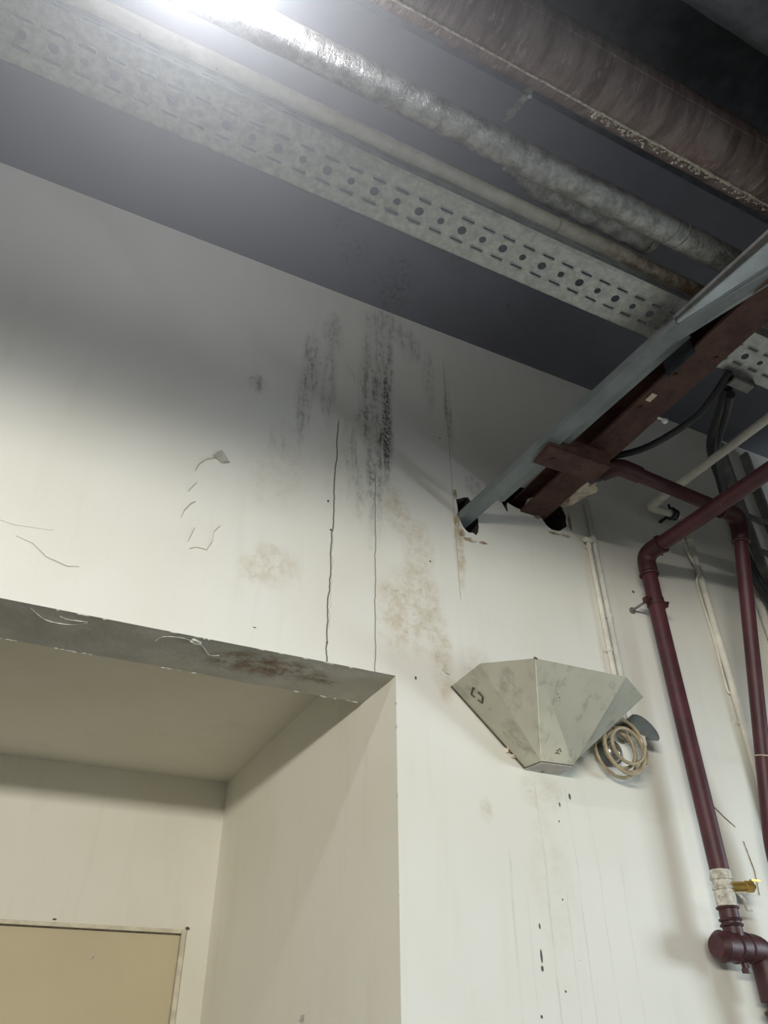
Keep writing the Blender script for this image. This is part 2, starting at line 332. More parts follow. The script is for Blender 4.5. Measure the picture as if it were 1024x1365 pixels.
# lintel underside, subdivided and slightly uneven, with its worn rear edge
bm = B(); nx = 90; ny = 6; g = []
for i in range(nx + 1):
    x = NXL + (NX - NXL) * i / nx; row = []
    for j in range(ny + 1):
        y = LT * j / ny; z = NZ
        if j not in (0,): z += .006 * mnoise.noise(Vector((x * 3, y * 6, 0)))
        if j == ny: y += .008 * mnoise.noise(Vector((x * 9, 2, 0)))
        row.append(bm.verts.new((x, y, z)))
    row.append(bm.verts.new((x, LT, NC))); g.append(row)
for i in range(nx):
    for j in range(ny + 1): bm.faces.new((g[i][j], g[i + 1][j], g[i + 1][j + 1], g[i][j + 1]))
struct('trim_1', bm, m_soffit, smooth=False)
struct('wall_niche_right', quad((NX, 0, 0), (NX, ND, 0), (NX, ND, NC), (NX, LT, NC), (NX, LT, NZ), (NX, 0, NZ)), m_niche)
struct('wall_niche_left', quad((NXL, 0, 0), (NXL, ND, 0), (NXL, ND, NC), (NXL, 0, NC)), m_niche)
bm = B()
DX0, DX1, DZ = -.62, 1.225, 2.185
for q in [((NXL, ND, 0), (DX0, ND, 0), (DX0, ND, NC), (NXL, ND, NC)), ((DX0, ND, DZ), (DX1, ND, DZ), (DX1, ND, NC), (DX0, ND, NC)), ((DX1, ND, 0), (NX, ND, 0), (NX, ND, NC), (DX1, ND, NC))]:
    bm.faces.new([bm.verts.new(v) for v in q])
struct('wall_niche_back', bm, m_niche)
struct('ceiling_niche', quad((NXL, LT, NC), (NX, LT, NC), (NX, ND, NC), (NXL, ND, NC)), m_niche)
bm = B(); box(bm, (XL, YR, -.1), (XR, ND + .2, 0)); struct('floor', bm, m_floor)
bm = B(); box(bm, (XL, YR, ZC), (XR, 0, ZC + .15)); struct('ceiling', bm, m_ceil)
bm = B(); box(bm, (XL - .15, YR, 0), (XL, 0, ZC)); struct('wall_left', bm, m_dullwall)
bm = B()                                    # right wall with its tall doorway
for a, b in [((XR, -2.2, 0), (XR + .2, 0, ZC)), ((XR, YR, 0), (XR + .2, -5.0, ZC)), ((XR, -5.0, 2.75), (XR + .2, -2.2, ZC))]: box(bm, a, b)
struct('wall_right', bm, m_dullwall)
bm = B()                                    # rear wall with the gate opening
for a, b in [((XL, YR - .2, 0), (-7.6, YR, ZC)), ((-2.8, YR - .2, 0), (XR, YR, ZC)), ((-7.6, YR - .2, 2.95), (-2.8, YR, ZC))]: box(bm, a, b)
struct('wall_rear', bm, m_dullwall)
bm = B(); box(bm, (XL, -5.7, 3.12), (XR, -5.4, ZC)); struct('shade_beam_rear', bm, m_dullwall)      # added unseen beams behind and beside the camera, cutting daylight off the upper wall
bm = B(); box(bm, (4.9, -5.4, 2.50), (5.15, -.9, ZC)); struct('shade_beam_side', bm, m_dullwall)

# door in the niche
door = thing('door_1', 'plain beige flush door at the back of the recess', 'door', (.3, ND, 0)); door['kind'] = 'structure'
del door['label']; del door['category']
bm = B(); box(bm, (DX0 + .03, ND + .018, 0.01), (DX1 - .03, ND + .058, DZ - .027), .002); obj('door_leaf', bm, m_door, door)
bm = B()
for a, b in [((DX0, ND - .012, 0), (DX0 + .028, ND + .06, DZ)), ((DX1 - .028, ND - .012, 0), (DX1, ND + .06, DZ)), ((DX0 + .028, ND - .012, DZ - .022), (DX1 - .028, ND + .06, DZ))]: box(bm, a, b, .003)
obj('door_frame', bm, m_dframe, door)
bm = B(); box(bm, (DX0 + .028, ND + .012, DZ - .030), (DX1 - .028, ND + .03, DZ - .0225)); obj('head_gap', bm, m_seam, door)
bm = B(); sweep(bm, [(.694, ND + .017, 2.021), (.694, ND + .010, 2.021)], .009, 10); obj('door_stud', bm, m_hoodb, door)
bm = B(); lump(bm, (.45, ND, 2.2), .012, .006, .006, 1, .3, 2); lump(bm, (1.228, ND - .008, 2.192), .014, .008, .010, 1, .3, 5); obj('paint_lump', bm, m_seam, door)

# ragged plaster and loose paint on the wall
def flake(name, pts, mat, y=-.003, curl=.012, parent=wall):
    """an irregular sliver of paint lifting off the wall; first points stay on the wall"""
    bm = B(); n = len(pts); c = bm.verts.new((sum(p[0] for p in pts) / n, y * 2, sum(p[1] for p in pts) / n)); v = []
    for i, (x, z) in enumerate(pts): v.append(bm.verts.new((x, y - curl * (i / n) * random.uniform(.4, 1), z)))
    for i in range(n): bm.faces.new((c, v[i], v[(i + 1) % n]))
    g = bmesh.ops.solidify(bm, geom=bm.faces[:], thickness=.0015)
    return obj(name, bm, mat, parent)
flake('paint_flake', [(.462, 3.735), (.50, 3.775), (.54, 3.72), (.50, 3.70)], m_flake, curl=.03)
def sliver(pts, w, parent=wall, mat=m_flake, lift=.006):
    bm = B(); P = [Vector(p) for p in pts]; a = []; b = []
    for i, p in enumerate(P):
        t = (P[min(i + 1, len(P) - 1)] - P[max(i - 1, 0)]).normalized(); nrm = Vector((-t.z, 0, t.x)); ww = .5 * w * math.sin(math.pi * (i + .5) / len(P)) * random.uniform(.7, 1.2)
        a.append(bm.verts.new(p + nrm * ww + Vector((0, -lift, 0)))); b.append(bm.verts.new(p - nrm * ww * .4 + Vector((0, -.001, 0))))
    for i in range(len(P) - 1): bm.faces.new((a[i], a[i + 1], b[i + 1], b[i]))
    bmesh.ops.solidify(bm, geom=bm.faces[:], thickness=.001)
    return obj('paint_flake', bm, mat, parent)
def wl(*p): return [(x, 0, z) for x, z in p]
sliver(wl((.40, 3.62), (.41, 3.66), (.44, 3.70), (.48, 3.725), (.53, 3.74)), .006)
sliver(wl((.385, 3.50), (.40, 3.53), (.415, 3.56)), .005)
sliver(wl((.375, 3.36), (.385, 3.40), (.405, 3.44), (.425, 3.46)), .006)
sliver(wl((.42, 3.25), (.43, 3.29), (.44, 3.33)), .005)
sliver(wl((.50, 3.23), (.52, 3.28), (.52, 3.33), (.545, 3.37)), .005)
sliver(wl((.43, 3.22), (.46, 3.235), (.50, 3.235)), .003)
sliver(wl((-.20, 3.10), (-.14, 3.085), (-.08, 3.04), (.0, 3.02), (.04, 3.03)), .007, lift=.003)
sliver(wl((-.32, 3.16), (-.22, 3.145), (-.08, 3.16)), .003, lift=.002)
sliver(wl((1.08, 4.63), (1.11, 4.60), (1.14, 4.55), (1.15, 4.50)), .005)
sliver(wl((.58, 4.27), (.60, 4.29), (.63, 4.27), (.64, 4.24)), .008)
sliver(wl((1.60, 2.915), (1.62, 2.90), (1.64, 2.895)), .006)
sliver(wl((3.05, 2.50), (3.11, 2.45), (3.17, 2.41)), .006, mat=m_chip)
sliver(wl((3.20, 2.35), (3.22, 2.22), (3.21, 2.12)), .004, mat=m_chip)
sliver(wl((2.95, 3.02), (3.0, 3.015), (3.03, 3.0)), .004)
# chipped plaster rims round the sockets
for cx, cz, sx, sz, k in [(1.76, 3.69, .018, .02, 1), (1.735, 3.76, .012, .04, 2), (1.80, 3.66, .03, .010, 3), (1.885, 3.665, .022, .006, 4), (1.74, 3.93, .010, .03, 5), (2.36, 3.865, .03, .006, 6), (2.44, 3.87, .028, .006, 7), (2.49, 3.97, .008, .05, 8), (2.26, 3.95, .02, .015, 9)]:
    bm = B(); lump(bm, (cx, -.002, cz), sx, .008, sz, 2, .5, k); obj('plaster_chip', bm, m_chip, wall)
for cx, cy, cz, sx, sy, sz, k in [(2.235, -.03, 4.005, .045, .05, .03, 1), (2.02, -.015, 4.045, .05, .02, .02, 2)]:
    bm = B(); lump(bm, (cx, cy, cz), sx, sy, sz, 2, .4, k); obj('mortar_patch', bm, m_foam, wall)
# worn arris of the lintel: chips along both edges and at the corner
soff = bpy.data.objects['trim_1']
for i in range(46):
    x = random.uniform(-.35, 1.36); rear = random.random() < .55
    bm = B(); lump(bm, (x, (LT if rear else .004), NZ - .001), random.uniform(.005, .018), .004, random.uniform(.0015, .0035), 1, .5, i); obj('paint_chip', bm, m_flake if random.random() < .6 else m_flaked, soff)
for pts in [[(-.08, .03), (-.02, .10), (.06, .10), (.12, .06)], [(.38, .10), (.40, .05), (.47, .03), (.55, .06), (.60, .13), (.64, .12)], [(.02, .045), (.05, .06), (.12, .05)]]:
    bm = B(); P = smoothline([(x, y, NZ - .003) for x, y in pts], 5); sweep(bm, P, [.0006 + .0016 * random.random() for _ in P], 5); obj('paint_chip', bm, m_flake, soff)
bm = B(); lump(bm, (.52, .035, NZ - .006), .022, .014, .008, 2, .5, 77); obj('paint_chip', bm, m_flake, soff)
for z in [2.62, 2.35, 2.0, 2.72]:
    bm = B(); lump(bm, (NX, 0.002, z), .004, .004, random.uniform(.006, .02), 1, .5, z); obj('corner_chip', bm, m_flaked, wall)
bm = B(); lump(bm, (NX - .001, .92, 1.66), .003, .03, .012, 2, .6, 3); obj('plaster_scar', bm, m_flaked, bpy.data.objects['wall_niche_right'])

# added ball of haze round the bulb, imitating veiling lens glare
HM = Mat('glare_haze'); HM.t.nodes.remove(HM.b)
vd = HM.t.nodes.new('ShaderNodeVectorMath'); vd.operation = 'DISTANCE'; HM.L(HM.pos, vd.inputs[0]); vd.inputs[1].default_value = (-.22, -1.62, 4.42)
dens = HM.math('MULTIPLY', HM.math('POWER', HM.math('SUBTRACT', 1.0, HM.math('DIVIDE', vd.outputs['Value'], 1.72), clamp=True), 1.3), .62)
hv_ = HM.t.nodes.new('ShaderNodeVolumeScatter'); HM.L(dens, hv_.inputs['Density']); hv_.inputs['Anisotropy'].default_value = .1; hv_.inputs['Color'].default_value = (.95, .96, 1, 1)
HM.L(hv_.outputs[0], HM.t.nodes['Material Output'].inputs['Volume'])
bm = B(); bmesh.ops.create_icosphere(bm, subdivisions=3, radius=1.77); bmesh.ops.translate(bm, verts=bm.verts, vec=(-.22, -1.62, 4.42))
for v in bm.verts: v.co.z = min(v.co.z, ZC - .002); v.co.y = min(v.co.y, -.002)
hz = obj('haze', bm, HM.m); hz['kind'] = 'stuff'; hz['label'] = 'added haze imitating lens glare round the lamp at the top left of the pipes'; hz['category'] = 'haze'

# ------------------------------------------------------------------ perforated cable tray
TZ, TY0, TY1, PITCH = 4.08, -1.183, -1.403, .0925
tray = thing('cable_tray', 'long perforated galvanised cable tray running under the ceiling, in front of the pipes', 'cable tray', (1.5, -1.29, TZ))
def loop_slot(cx, cy, hl, hw, n=5):
    pts = []
    for s in (1, -1):
        for k in range(n + 1):
            a = -math.pi / 2 + math.pi * k / n
            pts.append((cx + s * (hl - hw + math.cos(a) * hw), cy + s * math.sin(a) * hw))
    return pts
def loop_circ(cx, cy, r, n=12): return [(cx + r * math.cos(2 * math.pi * k / n), cy + r * math.sin(2 * math.pi * k / n)) for k in range(n)]
def perforated(bm, x0, x1, v0, v1, loops, f):
    o = [bm.verts.new(f(x, v)) for x, v in [(x0, v0), (x1, v0), (x1, v1), (x0, v1)]]; es = [bm.edges.new((o[i], o[(i + 1) % 4])) for i in range(4)]
    for lp in loops:
        v = [bm.verts.new(f(*p)) for p in lp]; es += [bm.edges.new((v[i], v[(i + 1) % len(v)])) for i in range(len(v))]
    bmesh.ops.triangle_fill(bm, use_beauty=True, use_dissolve=False, edges=es)
plate = B(); flange = B(); rims = B()
x = -1.512 + 0.0; i = 0
while x < 4.4:
    cx = x + PITCH / 2
    perforated(plate, x, x + PITCH, TY1 + .006, TY0 - .006, [loop_slot(cx, -1.2425, .027, .0048), loop_slot(cx, -1.3345, .027, .0048)] + ([loop_circ(cx, -1.288, .0165 if i % 2 else .0125)] if 0 else []), lambda a, b: (a, b, TZ)) if 0 else None
    # slots straddle the cell, the hole sits in the next gap: shift the circle by half a pitch
    perforated(plate, x, x + PITCH, TY1 + .006, TY0 - .006, [loop_slot(cx - .0, -1.2425, .027, .0048), loop_slot(cx, -1.3345, .027, .0048), loop_circ(cx + .0, -1.288,   .0180 if i % 2 else .0142)], lambda a, b: (a + (0.046 * max(0, 1 - abs(b + 1.288) / .046) if 0 else 0), b, TZ))
    perforated(flange, x, x + PITCH, TZ + .006, TZ + .075, [loop_slot(cx, TZ + .027, .027, .0035), loop_slot(cx + .0, TZ + .052, .02, .0030)], lambda a, b: (a, TY1, b))
    for yy in (-1.2425, -1.3345):
        inner = loop_slot(cx, yy, .0305, .0085); outer_ = loop_slot(cx, yy, .0345, .0125); n = len(inner)
        A = [rims.verts.new((p[0], p[1], TZ - .0022)) for p in inner]; Bv = [rims.verts.new((p[0], p[1], TZ - .0003)) for p in outer_]; Cc = [rims.verts.new((p[0], p[1], TZ - .0003)) for p in loop_slot(cx, yy, .028, .006)]
        for k in range(n):
            rims.faces.new((A[k], A[(k + 1) % n], Bv[(k + 1) % n], Bv[k])); rims.faces.new((A[k], A[(k + 1) % n], Cc[(k + 1) % n], Cc[k]))
    x += PITCH; i += 1
XE = x
bmesh.ops.remove_doubles(plate, verts=plate.verts, dist=1e-5); bmesh.ops.remove_doubles(flange, verts=flange.verts, dist=1e-5)
o = obj('perforated_base', plate, m_galv, tray); md = o.modifiers.new('s', 'SOLIDIFY'); md.thickness = .0018; md.offset = 1
o = obj('side_flange', flange, m_galv2, tray); md = o.modifiers.new('s', 'SOLIDIFY'); md.thickness = .0018; md.offset = 0
obj('slot_rims', rims, m_galv, tray, True)['kind'] = 'stuff'
bm = B(); prism(bm, [(-.0, 0), (.006, 0), (.006, .0018), (0, .0018)], (-1.512, TY1, TZ), (XE, TY1, TZ))
for a, b in [((-1.512, TY1 - .001, TZ), (XE, TY1 + .007, TZ + .0025)), ((-1.512, TY0 - .007, TZ), (XE, TY0 + .001, TZ + .0025)), ((-1.512, TY0 - .001, TZ), (XE, TY0 + .001, TZ + .08)), ((-1.512, TY1 - .001, TZ + .073), (XE, TY1 + .001, TZ + .082)), ((-1.512, TY1 - .001, TZ + .001), (XE, TY1 + .001, TZ + .008))]: box(bm, a, b)
obj('edge_fold', bm, m_galv, tray)
bm = B(); box(bm, (.985, TY1 - .003, TZ - .003), (1.16, TY0 + .002, TZ - .0005)); 
bm.free()

# ------------------------------------------------------------------ pipes under the ceiling, parallel to the wall
PX0, PX1 = -1.6, 4.6
def wavy(y, z, r, x0, x1, step, jit, n=18, name='pipe', mat=None, parent=None):
    bm = B(); N = int((x1 - x0) / step); pts = []; rad = []
    for i in range(N + 1):
        x = x0 + (x1 - x0) * i / N; pts.append((x, y + .25 * jit * mnoise.noise(Vector((x * 2, y * 9, 1))), z + .25 * jit * mnoise.noise(Vector((x * 2, y * 9, 5))))); rad.append(r)
    sweep(bm, pts, rad, n)
    for v in bm.verts:
        k = mnoise.noise(Vector((v.co.x * 14, v.co.y * 30, v.co.z * 30))) + .6 * mnoise.noise(Vector((v.co.x * 40, v.co.y * 50, v.co.z * 50)))
        c0 = Vector((v.co.x, y, z)); d = (v.co - c0); v.co = c0 + d * (1 + jit * k / max(r, .01) * .5)
    return obj(name, bm, mat, parent, True)
t = thing('water_pipe', 'thin cream dusty pipe lying just above the perforated tray, browned at one end', 'pipe', (1.5, -1.40, 4.185))
wavy(-1.415, 4.182, .031, PX0, PX1, .05, .001, 16, 'pipe_run', m_wpipe, t)
bm = B(); sweep(bm, [(1.40, -1.415, 4.182), (1.78, -1.415, 4.182)], .034, 16, jitter=.06); obj('corroded_sleeve', bm, m_wpipe, t, True)
t = thing('insulated_pipe', 'silver foil wrapped pipe, the middle one between cream pipe and wide brown pipe', 'pipe', (1.5, -1.60, 4.16))
wavy(-1.60, 4.155, .055, PX0, PX1, .02, .004, 26, 'foil_jacket', m_foil, t)
for x in (1.79, 1.845):
    bm = B(); ring(bm, (x, -1.60, 4.155), (1, .25, 0), .0555, .0025, 24, 6); obj('tie_band', bm, m_greydark, t, True)
t = thing('foil_duct', 'short crumpled foil sleeve squeezed between cream pipe and foil wrapped pipe', 'duct', (1.45, -1.50, 4.22))
bm = B(); N = 46; pts = []; rad = []
for i in range(N + 1):
    x = 1.10 + .72 * i / N; pts.append((x, -1.505, 4.235)); rad.append(.062 * min(1, .25 + 3 * i / N) if i < 18 else .062)
sweep(bm, pts, rad, 24)
for v in bm.verts:
    k = mnoise.noise(v.co * 22) + .6 * mnoise.noise(v.co * 50); v.co += Vector((0, v.co.y + 1.505, v.co.z - 4.235)).normalized() * k * .007
obj('crumpled_sleeve', bm, m_foil, t, True)
bm = B(); ring(bm, (1.80, -1.505, 4.235), (1, 0, 0), .062, .006, 24, 6); obj('end_rim', bm, m_foil, t, True)
t = thing('rusty_main_pipe', 'wide brown rust-stained pipe crossing the upper right', 'pipe', (1.5, -1.89, 4.27))
wavy(-1.895, 4.275, .118, PX0, PX1, .022, .004, 40, 'pipe_cladding', m_clad, t)
bm = B(); P = []
for i in range(300):
    x = PX0 + (PX1 - PX0) * i / 299; P.append((x, -1.845 + .003 * mnoise.noise(Vector((x * 12, 0, 0))), 4.167 + .002 * mnoise.noise(Vector((x * 20, 3, 0)))))
sweep(bm, P, [.0035 + .006 * max(0, min(1, (p[0] - 1.2) / .5)) * abs(mnoise.noise(Vector((p[0] * 40, 1, 1)))) * 1.6 + .001 for p in P], 6); obj('lower_seam', bm, m_crust, t, True)
bm = B(); sweep(bm, [(PX0, -1.999, 4.222), (PX1, -1.999, 4.222)], .0045, 6); obj('upper_seam', bm, m_clad, t, True)
bm = B()
for i in range(260):
    x = random.uniform(1.25, 2.3); d = random.gauss(0, .010); lump(bm, (x, -1.835 + d, 4.172 + abs(d) * .25), random.uniform(.003, .009), random.uniform(.003, .006), .003, 1, .5, i)
o = obj('lime_crumbs', bm, m_crust, t); o['kind'] = 'stuff'
t = thing('dark_clad_pipe', 'dark wrapped pipe at the top right corner with glinting dents', 'pipe', (2.0, -2.33, 4.27))
wavy(-2.36, 4.29, .15, PX0, PX1, .03, .006, 32, 'dark_cladding', m_dark, t)
t = thing('shade_box', 'added dark box standing in for shade high above the brown pipe and the foil wrapped pipe', 'duct', (2.0, -2.2, 4.7))
bm = B(); box(bm, (PX0, -2.75, 4.70), (PX1, -1.60, 5.0), .006); obj('shade_box_body', bm, m_dark, t)  # added dark box, gives the gaps between the pipes their shade
# wavy hanger strap between the wide pipe and the foil pipe
t = thing('hanger_strap', 'short wavy galvanised strap hanging from the wide brown pipe', 'strap', (.98, -1.74, 4.17))
bm = B(); N = 26; L_ = []; A0 = Vector((1.015, -1.795, 4.205)); A1 = Vector((.985, -1.665, 4.19))
for i in range(N + 1):
    u = i / N; c0 = A0.lerp(A1, u) + Vector((0, 0, -.012 * math.sin(u * math.pi) + .0045 * math.sin(u * 22)))
    L_.append([bm.verts.new(c0 + Vector((s * (.013 - .003 * math.cos(u * 22)), 0, 0))) for s in (-1, 1)])
for i in range(N): bm.faces.new((L_[i][0], L_[i][1], L_[i + 1][1], L_[i + 1][0]))
bmesh.ops.solidify(bm, geom=bm.faces[:], thickness=.002)
obj('strap_band', bm, m_galv, t, True)
bm = B(); hexbolt(bm, (1.018, -1.78, 4.19), (0, 0, -1), .008, .010); obj('strap_bolt', bm, m_chrome, t)
bm = B(); sweep(bm, smoothline([(-.9, -.62, 5.19), (-.55, -.95, 4.9), (-.35, -1.02, 4.7), (-.12, -1.10, 4.45), (.05, -1.17, 4.2), (.12, -1.2, 4.12)], 6), .003, 6)
tag(obj('thin_wire', bm, m_greyp), 'thin grey wire sagging below the left end of the tray', 'wire')

# ------------------------------------------------------------------ beams that carry the pipes
beam = thing('grey_steel_beam', 'slanting grey steel channel let into the wall, leftmost beam', 'beam', (1.79, 0, 3.80))
p0 = Vector((1.79, .10, 3.765)); p1 = Vector((2.155, -2.05, 4.05))
L0 = Vector((1.755, .0, 3.822)); L1 = Vector((2.08, -1.80, 4.075)); dr = (L1 - L0).normalized()
def bp(y): return L0 + dr * ((y - L0.y) / dr.y)
bm = B()   # open C section: left web, bottom plate
A, Z_ = bp(.10), bp(-2.3)
def qprism(bm, A, Z_, prof):
    r = [[bm.verts.new(p + Vector((a, 0, b))) for a, b in prof] for p in (A, Z_)]; n = len(prof)
    for i in range(n): bm.faces.new((r[0][i], r[0][(i + 1) % n], r[1][(i + 1) % n], r[1][i]))
    bm.faces.new(r[0][::-1]); bm.faces.new(r[1])
qprism(bm, A, bp(-1.36), [(0, 0), (.006, 0), (.006, -.040), (.075, -.040), (.075, -.046), (0, -.046)])
obj('channel', bm, m_grey, beam)
bm = B(); A2, Z2 = bp(-1.30), bp(-2.3)
r0 = [A2 + Vector(v) for v in [(0.012, 0, -.032), (.085, 0, -.040), (.085, 0, -.047), (0.012, 0, -.039)]]
r1 = [Z2 + Vector(v) for v in [(.128, 0, -.168), (.175, 0, -.214), (.175, 0, -.222), (.128, 0, -.176)]]
v0 = [bm.verts.new(p) for p in r0]; v1 = [bm.verts.new(p) for p in r1]
for i in range(4): bm.faces.new((v0[i], v0[(i + 1) % 4], v1[(i + 1) % 4], v1[i]))
bm.faces.new(v0[::-1]); bm.faces.new(v1); obj('lower_flange', bm, m_grey, beam)
bm = B()
def pl(pts, th):
    f = bm.faces.new([bm.verts.new(p) for p in pts]); g = bmesh.ops.solidify(bm, geom=[f], thickness=th)
pl([A2 + Vector((.010, 0, -.030)), Z2 + Vector((.128, 0, -.170)), Z2 + Vector((.056, 0, -.018)), A2 + Vector((.010, 0, -.006))], .004)
obj('tapered_web', bm, m_greylit, beam)
bm = B(); qprism(bm, bp(-1.22), bp(-2.3), [(0, 0), (.060, 0.002), (.060, -.018), (0, -.018)]); obj('upper_lip', bm, m_greydark, beam)
bm = B(); qprism(bm, bp(-.17), bp(-1.32), [(.060, -.012), (.135, -.012), (.135, -.020), (.060, -.020)]); obj('wide_flange', bm, m_grey, beam)
bm = B(); P = []
q = bp(-1.33)
for k in range(11):
    a = math.pi * k / 10; P.append(q + Vector((.008 + .07 * (1 - math.cos(a)) / 2, .035 * math.sin(a), -.048)))
sweep(bm, P, .0018, 5); obj('weld_mark', bm, m_greydark, beam)

ib = thing('rusty_i_beam', 'rusty brown steel I-beam let into the wall, right of the grey beam', 'beam', (2.22, 0, 3.95))
bz = 3.95
def ibx(y): return 2.245 + .02 * max(0, y + .6)
def iprof(x0, x1, z0, z1):
    bm = B(); qprism(bm, Vector((0, .12, 0)), Vector((0, -2.75, 0)), [(x0, z0), (x1, z0), (x1, z1), (x0, z1)]); return bm
obj('bottom_flange', iprof(2.155, 2.318, bz, bz + .012), m_rust, ib)
obj('web', iprof(2.233, 2.241, bz + .012, bz + .108), m_rust, ib)
obj('top_flange', iprof(2.155, 2.318, bz + .108, bz + .120), m_rust, ib)
for (px, py) in [(2.19, -.92), (2.28, -1.3), (2.19, -1.15)]:
    bm = B(); hexbolt(bm, (px, py, bz), (0, 0, -1), .010, .009); obj('bolt', bm, m_rust, ib)
bm = B(); box(bm, (2.175, -1.02, bz - .006), (2.205, -.97, bz), .002); obj('clip', bm, m_foam, ib)
bm = B(); box(bm, (2.146, -1.30, bz - .028), (2.154, -1.14, bz + .12), .002); obj('clamp_plate', bm, m_black, ib)

st = thing('rusty_steel_stub', 'short rusty steel block bolted across both beams near the wall', 'steel stub', (2.05, -.56, 3.83))
bm = B(); box(bm, (1.885, -.62, 3.835), (2.245, -.485, 3.845), .002); obj('lower_plate', bm, m_rust, st)
for a, b, nm in [((1.885, -.622, 3.845), (2.245, -.612, 3.93), 'side_plate'), ((1.885, -.495, 3.845), (2.245, -.485, 3.93), 'side_plate'), ((1.885, -.612, 3.845), (1.895, -.495, 3.93), 'end_plate'), ((2.235, -.612, 3.845), (2.245, -.495, 3.93), 'end_plate')]:
    bm = B(); box(bm, a, b, .002); obj(nm, bm, m_rust, st)
for x in (2.10, 1.95):
    bm = B(); hexbolt(bm, (x, -.55, 3.835), (0, 0, -1), .010, .006); obj('bolt', bm, m_rust, st)

bm = B(); lump(bm, (2.39, -.10, 4.055), .075, .07, .028, 3, .35, 4); lump(bm, (2.42, -.22, 4.02), .05, .10, .018, 3, .35, 8); lump(bm, (2.345, -.28, 3.985), .035, .09, .018, 3, .35, 9)
tag(obj('mortar_ledge', bm, m_foam, None, True), 'cream crumbly mortar squeezed out beside the rusty I-beam at the wall', 'mortar')
bm = B(); q = (2.352, -.905, 3.94); box(bm, (q[0] - .012, q[1] - .012, q[2] - .006), (q[0] + .012, q[1] + .012, q[2] + .012), .003); box(bm, (2.31, q[1] - .005, 3.945), (2.345, q[1] + .005, 3.95))
tag(obj('cable_clip', bm, m_white), 'tiny white plastic clip on the edge of the rusty I-beam', 'clip')

# ------------------------------------------------------------------ oxide-red pipes
R2 = .0415
def fitting(bm, a, b, r): sweep(bm, [a, b], r, 20)
p2 = thing('red_pipe', 'dark red pipe coming from the right and turning down the wall to a brass valve', 'pipe', (2.87, -.12, 1.9))
bm = B(); path = fillet([(2.96, -2.4, 3.80), (2.885, -.12, 3.80), (2.875, -.12, 3.4), (2.868, -.12, 2.17)], .10, 8); sweep(bm, path, R2, 20); obj('pipe_run', bm, m_red, p2, True)
bm = B(); sweep(bm, fillet([(2.888, -.235, 3.80), (2.885, -.12, 3.80), (2.882, -.12, 3.68)], .085, 8), .049, 20); obj('elbow', bm, m_redd, p2, True)
bm = B(); ring(bm, (2.882, -.12, 3.67), (0, 0, 1), .047, .008, 20, 8); obj('elbow_rim', bm, m_redd, p2, True)
bm = B(); ring(bm, (2.889, -.245, 3.80), (0, 1, 0), .047, .008, 20, 8); obj('elbow_rim', bm, m_redd, p2, True)
cl = obj('pipe_clamp', (lambda b: (sweep(b, [(2.876, -.12, 3.475), (2.876, -.12, 3.515)], .047, 20), box(b, (2.80, -.135, 3.48), (2.83, -.105, 3.512), .003), box(b, (2.92, -.135, 3.48), (2.955, -.105, 3.512), .003), b)[-1])(B()), m_redd, p2, False)
for x in (2.94, 2.815):
    bm = B(); hexbolt(bm, (x, -.135, 3.496), (0, -1, 0), .009, .013); obj('clamp_bolt', bm, m_redd, cl)
bm = B(); sweep(bm, [(2.815, -.12, 3.49), (2.815, -.002, 3.49)], .007, 10); sweep(bm, [(2.815, -.012, 3.49), (2.815, 0, 3.49)], .018, 10); obj('wall_anchor', bm, m_greydark, cl)
bm = B(); sweep(bm, [(2.868, -.12, 2.175), (2.866, -.12, 2.145)], .043, 20, jitter=.02); sweep(bm, [(2.866, -.12, 2.145), (2.865, -.12, 2.09)], .040, 20, jitter=.04)
ring(bm, (2.866, -.12, 2.145), (0, 0, 1), .040, .008, 20, 8); ring(bm, (2.865, -.12, 2.105), (0, 0, 1), .040, .007, 20, 8); sweep(bm, [(2.865, -.12, 2.09), (2.862, -.12, 2.035)], .041, 20, jitter=.02); obj('limed_joint', bm, m_teflon, p2, True)
bm = B(); sweep(bm, [(2.862, -.12, 2.035), (2.860, -.12, 1.90)], .040, 20)
for z in (2.03, 1.985, 1.965): ring(bm, (2.861, -.12, z), (0, 0, 1), .042, .006, 20, 8)
obj('threaded_nipple', bm, m_redd, p2, True)
v = obj('brass_valve', (lambda b: (sweep(b, [(2.885, -.155, 2.108), (2.955, -.185, 2.108)], .020, 10), sweep(b, [(2.935, -.178, 2.108), (2.962, -.189, 2.108)], .024, 8), b)[-1])(B()), m_brass, p2, False)
bm = B(); sweep(bm, [(2.962, -.189, 2.108), (2.972, -.193, 2.108)], .010, 10); obj('valve_stem', bm, m_black, v)
bm = B(); box(bm, (2.955, -.20, 2.128), (3.01, -.185, 2.136), .002); obj('valve_lever', bm, m_brass, v)
bm = B(); sweep(bm, smoothline([(2.90, -.15, 2.09), (2.93, -.155, 2.06), (2.95, -.14, 2.03), (2.99, -.13, 2.03)], 5), .006, 8); obj('drain_spout', bm, m_teflon, v)
bm = B(); sweep(bm, [(2.765, -.12, 1.885), (2.905, -.12, 1.885)], .056, 24); sweep(bm, [(2.745, -.12, 1.885), (2.772, -.12, 1.885)], [.042, .060], 24); obj('tee_fitting', bm, m_redd, p2, True)
bm = B(); ring(bm, (2.845, -.12, 1.885), (1, 0, 0), .054, .007, 24, 8); obj('tee_rim', bm, m_redd, p2, True); bm = B(); ring(bm, (2.905, -.12, 1.885), (1, 0, 0), .052, .008, 24, 8); obj('tee_rim', bm, m_redd, p2, True)
bm = B(); sweep(bm, fillet([(2.88, -.12, 1.885), (3.00, -.12, 1.885), (3.00, -.12, 1.70)], .09, 8), .055, 24); sweep(bm, [(3.00, -.12, 1.76), (3.0, -.12, 1.2)], .038, 20)
for z in (1.72, 1.66): ring(bm, (3.0, -.12, z), (0, 0, 1), .044, .009, 20, 8)
